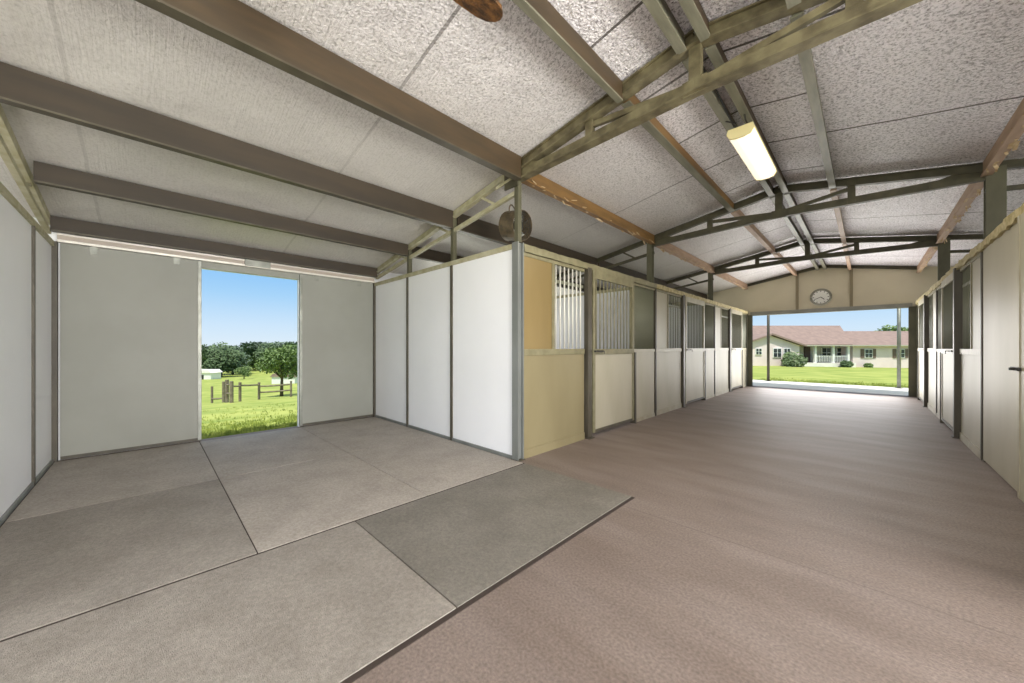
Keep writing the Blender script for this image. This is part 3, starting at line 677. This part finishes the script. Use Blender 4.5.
# wing with gable front (y=42), main porch body, right body
wx0, wx1, wpk = u(757, 42)-1.2, u(802, 42), u(770, 42)
wx0 = 2*wpk-wx1
hb(wx0+.3, wx1-.3, 42, 50, zb, ze).build('wing_wall', M['stucco'], house)
g = MB().prism([(wx0+.3, ze), (wx1-.3, ze), (wpk, 2.65)], (hx0, 42+hy0, 0), (hx0, 42.2+hy0, 0), (1, 0, 0), (0, 0, 1)); g.build('gable_wall', M['stucco'], house)
def roofslab(pts, t, name):
    a = hp(pts); n = len(a); up = Vector((0, 0, t))
    vs = [Vector(p) for p in a]+[Vector(p)+up for p in a]
    MB().add(vs, [tuple(range(n-1, -1, -1)), tuple(range(n, 2*n))]+[(i, (i+1) % n, n+(i+1) % n, n+i) for i in range(n)]).build(name, M['roofing'], house)
roofslab([(wx0-.2, 41.6, 1.45), (wpk, 41.6, 2.78), (wpk, 47.5, 2.78), (wx0-.2, 47.5, 1.45)], .12, 'roof')
roofslab([(wx1+.2, 41.6, 1.40), (wpk, 41.6, 2.78), (wpk, 47.5, 2.78), (wx1+.2, 47.5, 1.40)], .12, 'roof')
# fascia
MB().bar(hp([(wx0-.2, 41.57, 1.48)])[0], hp([(wpk, 41.57, 2.80)])[0], .05, .18).bar(hp([(wpk, 41.57, 2.80)])[0], hp([(wx1+.2, 41.57, 1.44)])[0], .05, .18).build('fascia', M['roofing'], house)
px0, px1 = wx1-.3, u(849, 44)
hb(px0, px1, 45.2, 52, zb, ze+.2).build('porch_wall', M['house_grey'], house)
hb(px1, u(960, 43.5), 43.5, 51, zb, ze).build('right_wall', M['stucco'], house)
hb(px0-22, px0-.0, 46, 52, zb, ze).build('far_wall', M['stucco'], house)
hb(px0, px1+.1, 43.2, 45.2, zb, -.62).build('porch_floor', M['apron'], house)
zr = ZZ(326.5, 47.5); zr2 = ZZ(332, 47.2); xe1 = u(840, 47.5)
roofslab([(px0-14, 42.9, 1.50), (u(852, 43), 42.9, 1.50), (xe1, 47.5, zr), (px0-14, 47.5, zr)], .12, 'roof')
roofslab([(px0-14, 52, 1.5), (xe1+3, 52, 1.5), (xe1, 47.5, zr), (px0-14, 47.5, zr)], .12, 'roof')
roofslab([(xe1, 47.5, zr), (u(852, 43), 42.9, 1.50), (xe1+3, 52, 1.5)], .12, 'roof')
roofslab([(38.5, 42.9, 1.42), (u(965, 43), 42.9, 1.42), (u(965, 47), 47.2, zr2), (xe1-1, 47.2, zr2)], .12, 'roof')
roofslab([(xe1-1, 51.6, 1.42), (u(965, 43), 51.6, 1.42), (u(965, 47), 47.2, zr2), (xe1-1, 47.2, zr2)], .12, 'roof')
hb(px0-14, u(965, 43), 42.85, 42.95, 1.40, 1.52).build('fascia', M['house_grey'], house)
def hwin(pa, pb, ya, yb, d, shut=0):
    x0, x1, z0, z1 = u(pa, d), u(pb, d), ZZ(yb, d), ZZ(ya, d)
    w = hb(x0, x1, d-.1, d+.02, z0, z1).build('window', M['whitepaint'], house)
    xm = (x0+x1)/2
    p = MB()
    for a, b in ((x0+.08, xm-.04), (xm+.04, x1-.08)):
        zm = (z0+z1)/2
        for c, e in ((z0+.08, zm-.03), (zm+.03, z1-.08)): p.box((a+hx0, d-.13+hy0, c), (b+hx0, d-.09+hy0, e))
    p.build('pane', M['pane'], w)
    if shut:
        for a in (x0-.42, x1+.04): hb(a, a+.38, d-.08, d, z0, z1).build('shutter', M['shutter'], house)
hwin(755, 761.5, 348, 355, 42); hwin(772.5, 781, 348, 357.5, 42); hwin(783, 790, 348, 357.5, 42)
hwin(864, 872, 349, 358, 43.5, 1); hwin(896, 904, 349, 358, 43.5, 1)
hwin(821, 831, 347.5, 358, 45.2); hwin(836, 846, 347.5, 357, 45.2)
hb(u(805, 45), u(811, 45), 45.08, 45.2, -.62, 1.35).build('door', M['doorred'], house)
for p_ in (815, 833, 848):
    hb(u(p_, 43.4)-.13, u(p_, 43.4)+.13, 43.3, 43.56, -.62, 1.5).build('porch_post', M['whitepaint'], house)
r_ = hb(u(816, 43.4), u(848, 43.4), 43.4, 43.46, .16, .24).build('porch_railing', M['whitepaint'], house)
bl = MB(); x = u(816, 43.4)
while x < u(848, 43.4): bl.box((x+hx0, 43.41+hy0, -.5), (x+.05+hx0, 43.45+hy0, .18)); x += .2
bl.build('baluster', M['whitepaint'], r_, kind='stuff')

# ------------------------------------------------------------------ plants
def crown(mb, c, r, n, leaf, rnd, squash=1.0):
    for _ in range(n):
        while True:
            p = Vector((rnd.uniform(-1, 1), rnd.uniform(-1, 1), rnd.uniform(-1, 1)))
            if .35 < p.length < 1: break
        q = Vector(c)+Vector((p.x*r, p.y*r, p.z*r*squash))
        d1 = Vector((rnd.gauss(0, 1), rnd.gauss(0, 1), rnd.gauss(0, .6))).normalized(); d2 = d1.orthogonal().normalized()
        s_ = leaf*rnd.uniform(.6, 1.3)
        mb.add([q-d1*s_, q+d2*s_*.55, q+d1*s_, q-d2*s_*.55], [(0, 1, 2, 3)])
def tree_mesh(seed, h, r, lobes, m, nleaf, leaf, trunk_r, zl=.42):
    rnd = random.Random(seed)
    tm = MB().tube([(0, 0, -.3), (.03*h*.3, 0, h*.25), (0, .02*h, h*.55), (.02*h, 0, h*.8)], [trunk_r*1.3, trunk_r, trunk_r*.7, trunk_r*.3], 8)
    for k in range(5):
        a = k*1.26+rnd.random(); tm.tube([(0, 0, h*.35), (math.cos(a)*r*.6, math.sin(a)*r*.6, h*.62)], [trunk_r*.5, trunk_r*.15], 6)
    cm = MB()
    for k in range(lobes):
        a = k*2.4; q = (k+.5)/lobes; rr = r*.55*math.sqrt(q) if k else 0
        crown(cm, (math.cos(a)*rr, math.sin(a)*rr, h*(zl+.42*rnd.random()) if k else h*.74), r*rnd.uniform(.45, .62), nleaf//lobes, leaf, rnd, .8)
    return tm, cm
PROTO = {}
def tree(kind, loc, label, group, scale=1, rz=0, cat='tree', name='field_tree'):
    spec = {'oak': (11, 5.2, 2.15, 9, M['leaf'][1], 5200, .13, .13, .48), 'wood': (21, 10.5, 6.0, 12, M['leaf'][0], 5500, .42, .3, .26),
            'wood2': (22, 11.2, 5.6, 12, M['leaf'][3], 5500, .42, .3, .26), 'pale': (23, 5.5, 3.4, 6, M['leaf'][1], 1500, .3, .2, .4)}[kind]
    if kind not in PROTO: PROTO[kind] = tree_mesh(*spec)
    t = thing(name, label, cat, loc, group, rz); t.scale = (scale,)*3
    tm, cm = PROTO[kind]
    if kind+'m' not in PROTO:
        a = tm.build('trunk', M['bark'], None, smooth=True); b = cm.build('foliage', spec[4], None); PROTO[kind+'m'] = (a.data, b.data)
        a.parent = t; b.parent = t
    else:
        for nm, me in zip(('trunk', 'foliage'), PROTO[kind+'m']):
            o = bpy.data.objects.new(nm, me); COL.objects.link(o); o.parent = t
    return t
def at(px, d):   # ground point seen in pixel column px at depth d
    p = fw_*d+rt_*((px-512)/F*d); return (p.x, p.y, ter(p.x, p.y))
tree('oak', at(281.5, 35), 'round leafy tree standing by the rails at the right of the field doorway', None, .98, .4, name='leafy_tree')
WT = [(198, 108, 'wood', 1.0), (209, 122, 'wood2', .98), (221, 109, 'wood', 1.02), (233, 123, 'wood2', .98), (246, 150, 'wood', 1.15), (257, 166, 'wood2', 1.25), (268, 152, 'wood', 1.15), (279, 168, 'wood2', 1.25), (290, 154, 'wood', 1.15), (301, 170, 'wood2', 1.25)]
for i, (px, d, k, sc) in enumerate(WT):
    tree(k, at(px, d), ['leftmost dark tree of the far wood', 'second tree of the far wood from the left', 'tallest dark tree left of the field gap', 'dark tree at the right end of the nearer wood', 'hazy tree directly above the grassy gap', 'hazy far tree just left of the leafy tree', 'hazy far tree behind the leafy tree crown, left half', 'hazy far tree behind the middle of the leafy tree crown', 'hazy far tree behind the right half of the leafy crown', 'far tree at the right edge of the field doorway'][i], 'trees of the far wood', sc, i*1.3)
for i, (px, d) in enumerate(((150, 125), (168, 112), (184, 121))):
    tree('wood' if i % 2 else 'wood2', at(px, d), ['dark tree of the far wood beyond the left door panel', 'dark tree of the far wood hidden by the left door panel', 'dark tree of the far wood just left of the doorway'][i], 'trees of the far wood', 1, i*2.1)
tree('pale', at(244, 88), 'small pale green tree in the grassy gap of the far wood', None, .55, 1, name='small_tree')
tree('pale', at(905, 66), 'tree top rising behind the right end of the house', None, 1.3, 2, name='garden_tree')
def shrub(px, d, r, k, m, label, sq=.8):
    rnd = random.Random(k); p = at(px, d); t = thing('shrub', label, 'shrub', p, 'shrubs along the house')
    mb = MB(); crown(mb, (p[0], p[1], p[2]+r*sq*.8), r, 500, .14, rnd, sq); crown(mb, (p[0]+r*.4, p[1]+r*.3, p[2]+r*.6), r*.8, 300, .14, rnd, sq)
    mb.build('foliage', m, t)
    MB().tube([(p[0], p[1], p[2]-.2), (p[0], p[1], p[2]+r*.6)], .05, 6).build('stem', M['bark'], t)
shrub(793, 40, 1.1, 1, M['leaf'][2], 'large pale green shrub in front of the house wing', .85)
shrub(787.5, 41.5, .42, 4, M['leaf'][2], 'upright green shrub behind the large pale one', 2.2)
shrub(846, 42.6, .55, 2, M['leaf'][0], 'small dark shrub at the right end of the porch')
shrub(868, 42.8, .35, 3, M['leaf'][1], 'low green shrub under the shuttered window')

# ------------------------------------------------------------------ paddock fence and shed in the field
def fpost(px, d, h, label, w=.13):
    p = at(px, d); o = MB().tube([(p[0], p[1], p[2]-.3), (p[0]+.01, p[1], p[2]+h)], w/2*1.2, 8).build('fence_post', M['fence']); tag(o, label, 'post', 'paddock fence posts'); return p
P1 = fpost(223.5, 29, 1.7, 'weathered timber fence post left of the braced pair', .16)
P2 = fpost(227, 27, 1.75, 'taller post of the braced fence pair', .2)
P3 = fpost(231.5, 25.5, 1.55, 'leaning front post of the braced fence pair', .2)
P4 = fpost(240, 27.5, 1.5, 'fence post at the left end of the long rail', .16)
P5 = fpost(259, 30, 1.45, 'fence post under the middle of the field doorway', .16)
P6 = fpost(291, 31, 1.4, 'fence post right of the leafy tree trunk', .14)
P0 = fpost(212, 30, 1.4, 'fence post near the left edge of the field doorway', .14)
def rail(a, b, zs, label, name='fence_rail', r=.075):
    mb = MB()
    for z in zs: mb.tube([(a[0], a[1], a[2]+z), ((a[0]+b[0])/2, (a[1]+b[1])/2, (a[2]+b[2])/2+z-.02), (b[0], b[1], b[2]+z)], r, 6)
    tag(mb.build(name, M['fence']), label, 'rail', 'paddock fence rails')
rail(P2, P3, (1.35, .7), 'pair of rails bracing the two close fence posts')
rail(P4, P5, (1.25,), 'single long fence rail in the middle of the field')
rail(P5, P6, (1.1, .6), 'fence rails running behind the leafy tree')
rail(P0, P1, (.35,), 'low rail at the left of the field doorway')
rail(P3, P4, (1.2,), 'short rail between the braced pair and the long rail')
p = at(204, 95); t = thing('white_shed', 'small white shed far off at the left edge of the field', 'shed', p, None, YAW, True)
MB().box((-3.2, -1.6, -1), (3.2, 1.6, 1.8)).build('wall', M['whitepaint'], t)
MB().prism([(-3.5, 1.8), (3.5, 1.8), (2.6, 2.6), (-2.6, 2.6)], (0, -1.9, 0), (0, 1.9, 0), (1, 0, 0), (0, 0, 1)).build('roof', M['apron'], t)
MB().box((.3, -1.65, -.5), (1.3, -1.6, 1.3)).build('door', M['dark'], t)
p = at(287, 60); t = thing('low_hut', 'low pale hut half hidden behind the leafy tree', 'shed', p, None, YAW, True)
MB().box((-1.9, -1, -.8), (1.9, 1, 1.2)).build('wall', M['whitepaint'], t)
MB().prism([(-2.1, 1.2), (2.1, 1.2), (1.6, 1.7), (-1.6, 1.7)], (0, -1.2, 0), (0, 1.2, 0), (1, 0, 0), (0, 0, 1)).build('roof', M['roofing'], t)

# ------------------------------------------------------------------ sky and light
w = bpy.data.worlds.new('sky'); S.world = w; w.use_nodes = True
nt = w.node_tree; n = nt.nodes; L = nt.links; bg = n['Background']
tc = n.new('ShaderNodeTexCoord'); sx = n.new('ShaderNodeSeparateXYZ'); L.new(tc.outputs['Generated'], sx.inputs[0])
cr = n.new('ShaderNodeValToRGB'); L.new(sx.outputs['Z'], cr.inputs[0])
el = cr.color_ramp.elements
el[0].position = 0; el[0].color = srgb(224, 239, 250); el[1].position = 1; el[1].color = srgb(236, 240, 246)
for p_, c_ in ((.05, (206, 231, 252)), (.12, (168, 213, 250)), (.2, (130, 192, 248)), (.34, (150, 200, 246)), (.6, (214, 226, 240))):
    e = el.new(p_); e.color = srgb(*c_)
L.new(cr.outputs[0], bg.inputs[0]); bg.inputs[1].default_value = 1.0

def light(name, kind, loc, energy, rot=(0, 0, 0), **k):
    l = bpy.data.lights.new(name, kind); l.energy = energy
    for a, v in k.items(): setattr(l, a, v)
    o = bpy.data.objects.new(name, l); COL.objects.link(o); o.location = loc; o.rotation_euler = rot; return o
sd = Vector((-.30, .36, -1.0)).normalized()
sun = light('sun', 'SUN', (20, 0, 30), 4.6, color=(1, .96, .88), angle=R(.6)); sun.rotation_euler = sd.to_track_quat('-Z', 'Y').to_euler()
# the strip lamp
light('strip_lamp_light', 'AREA', (-.88, 4.6, 3.315), 40, shape='RECTANGLE', size=.2, size_y=1.2, color=(1, .92, .76))
# fill lights added at the openings, brightening the barn as outdoor light would
def opening_fill(loc, to, sx_, sy_, e, c=(1, .99, .97)):
    o = light('opening_fill', 'AREA', loc, e, shape='RECTANGLE', size=sx_, size_y=sy_, color=c)
    o.rotation_euler = (Vector(to)-Vector(loc)).to_track_quat('-Z', 'Y').to_euler(); return o
opening_fill((4.7, 1.1, 1.5), (-2, 1.2, 2.1), 3.4, 2.6, 700, (1, .97, .94))
opening_fill((-.9, -3.2, 1.6), (-1.6, 4, 2.6), 4.0, 2.8, 185, (1, .97, .94))
opening_fill((-.9, 14.0, 1.2), (-1, 6, 2.3), 3.2, 2.2, 170, (1, .97, .95))

for yy in (4.85, 8.57, 12.29):  # unseen fill lights added at the stall windows to brighten the stalls
    opening_fill((XO-.12, yy, 1.62), (0, yy, 1.2), 1.4, 1.3, 30)
    opening_fill((XRO+.12, yy, 1.62), (-2, yy, 1.2), 1.4, 1.3, 22)
# ------------------------------------------------------------------ camera
cd = bpy.data.cameras.new('camera'); cam = bpy.data.objects.new('camera', cd); COL.objects.link(cam)
cd.sensor_width = 36; cd.lens = 36*358/1024; cd.shift_y = 5.5/1024; cd.clip_start = .02; cd.clip_end = 2000
cam.location = (0, 0, 1.3); cam.rotation_euler = (R(90), 0, YAW); S.camera = cam
S.view_settings.view_transform = 'Standard'; S.view_settings.look = 'None'; S.view_settings.exposure = 0; S.view_settings.gamma = 1
S.view_settings.use_curve_mapping = False
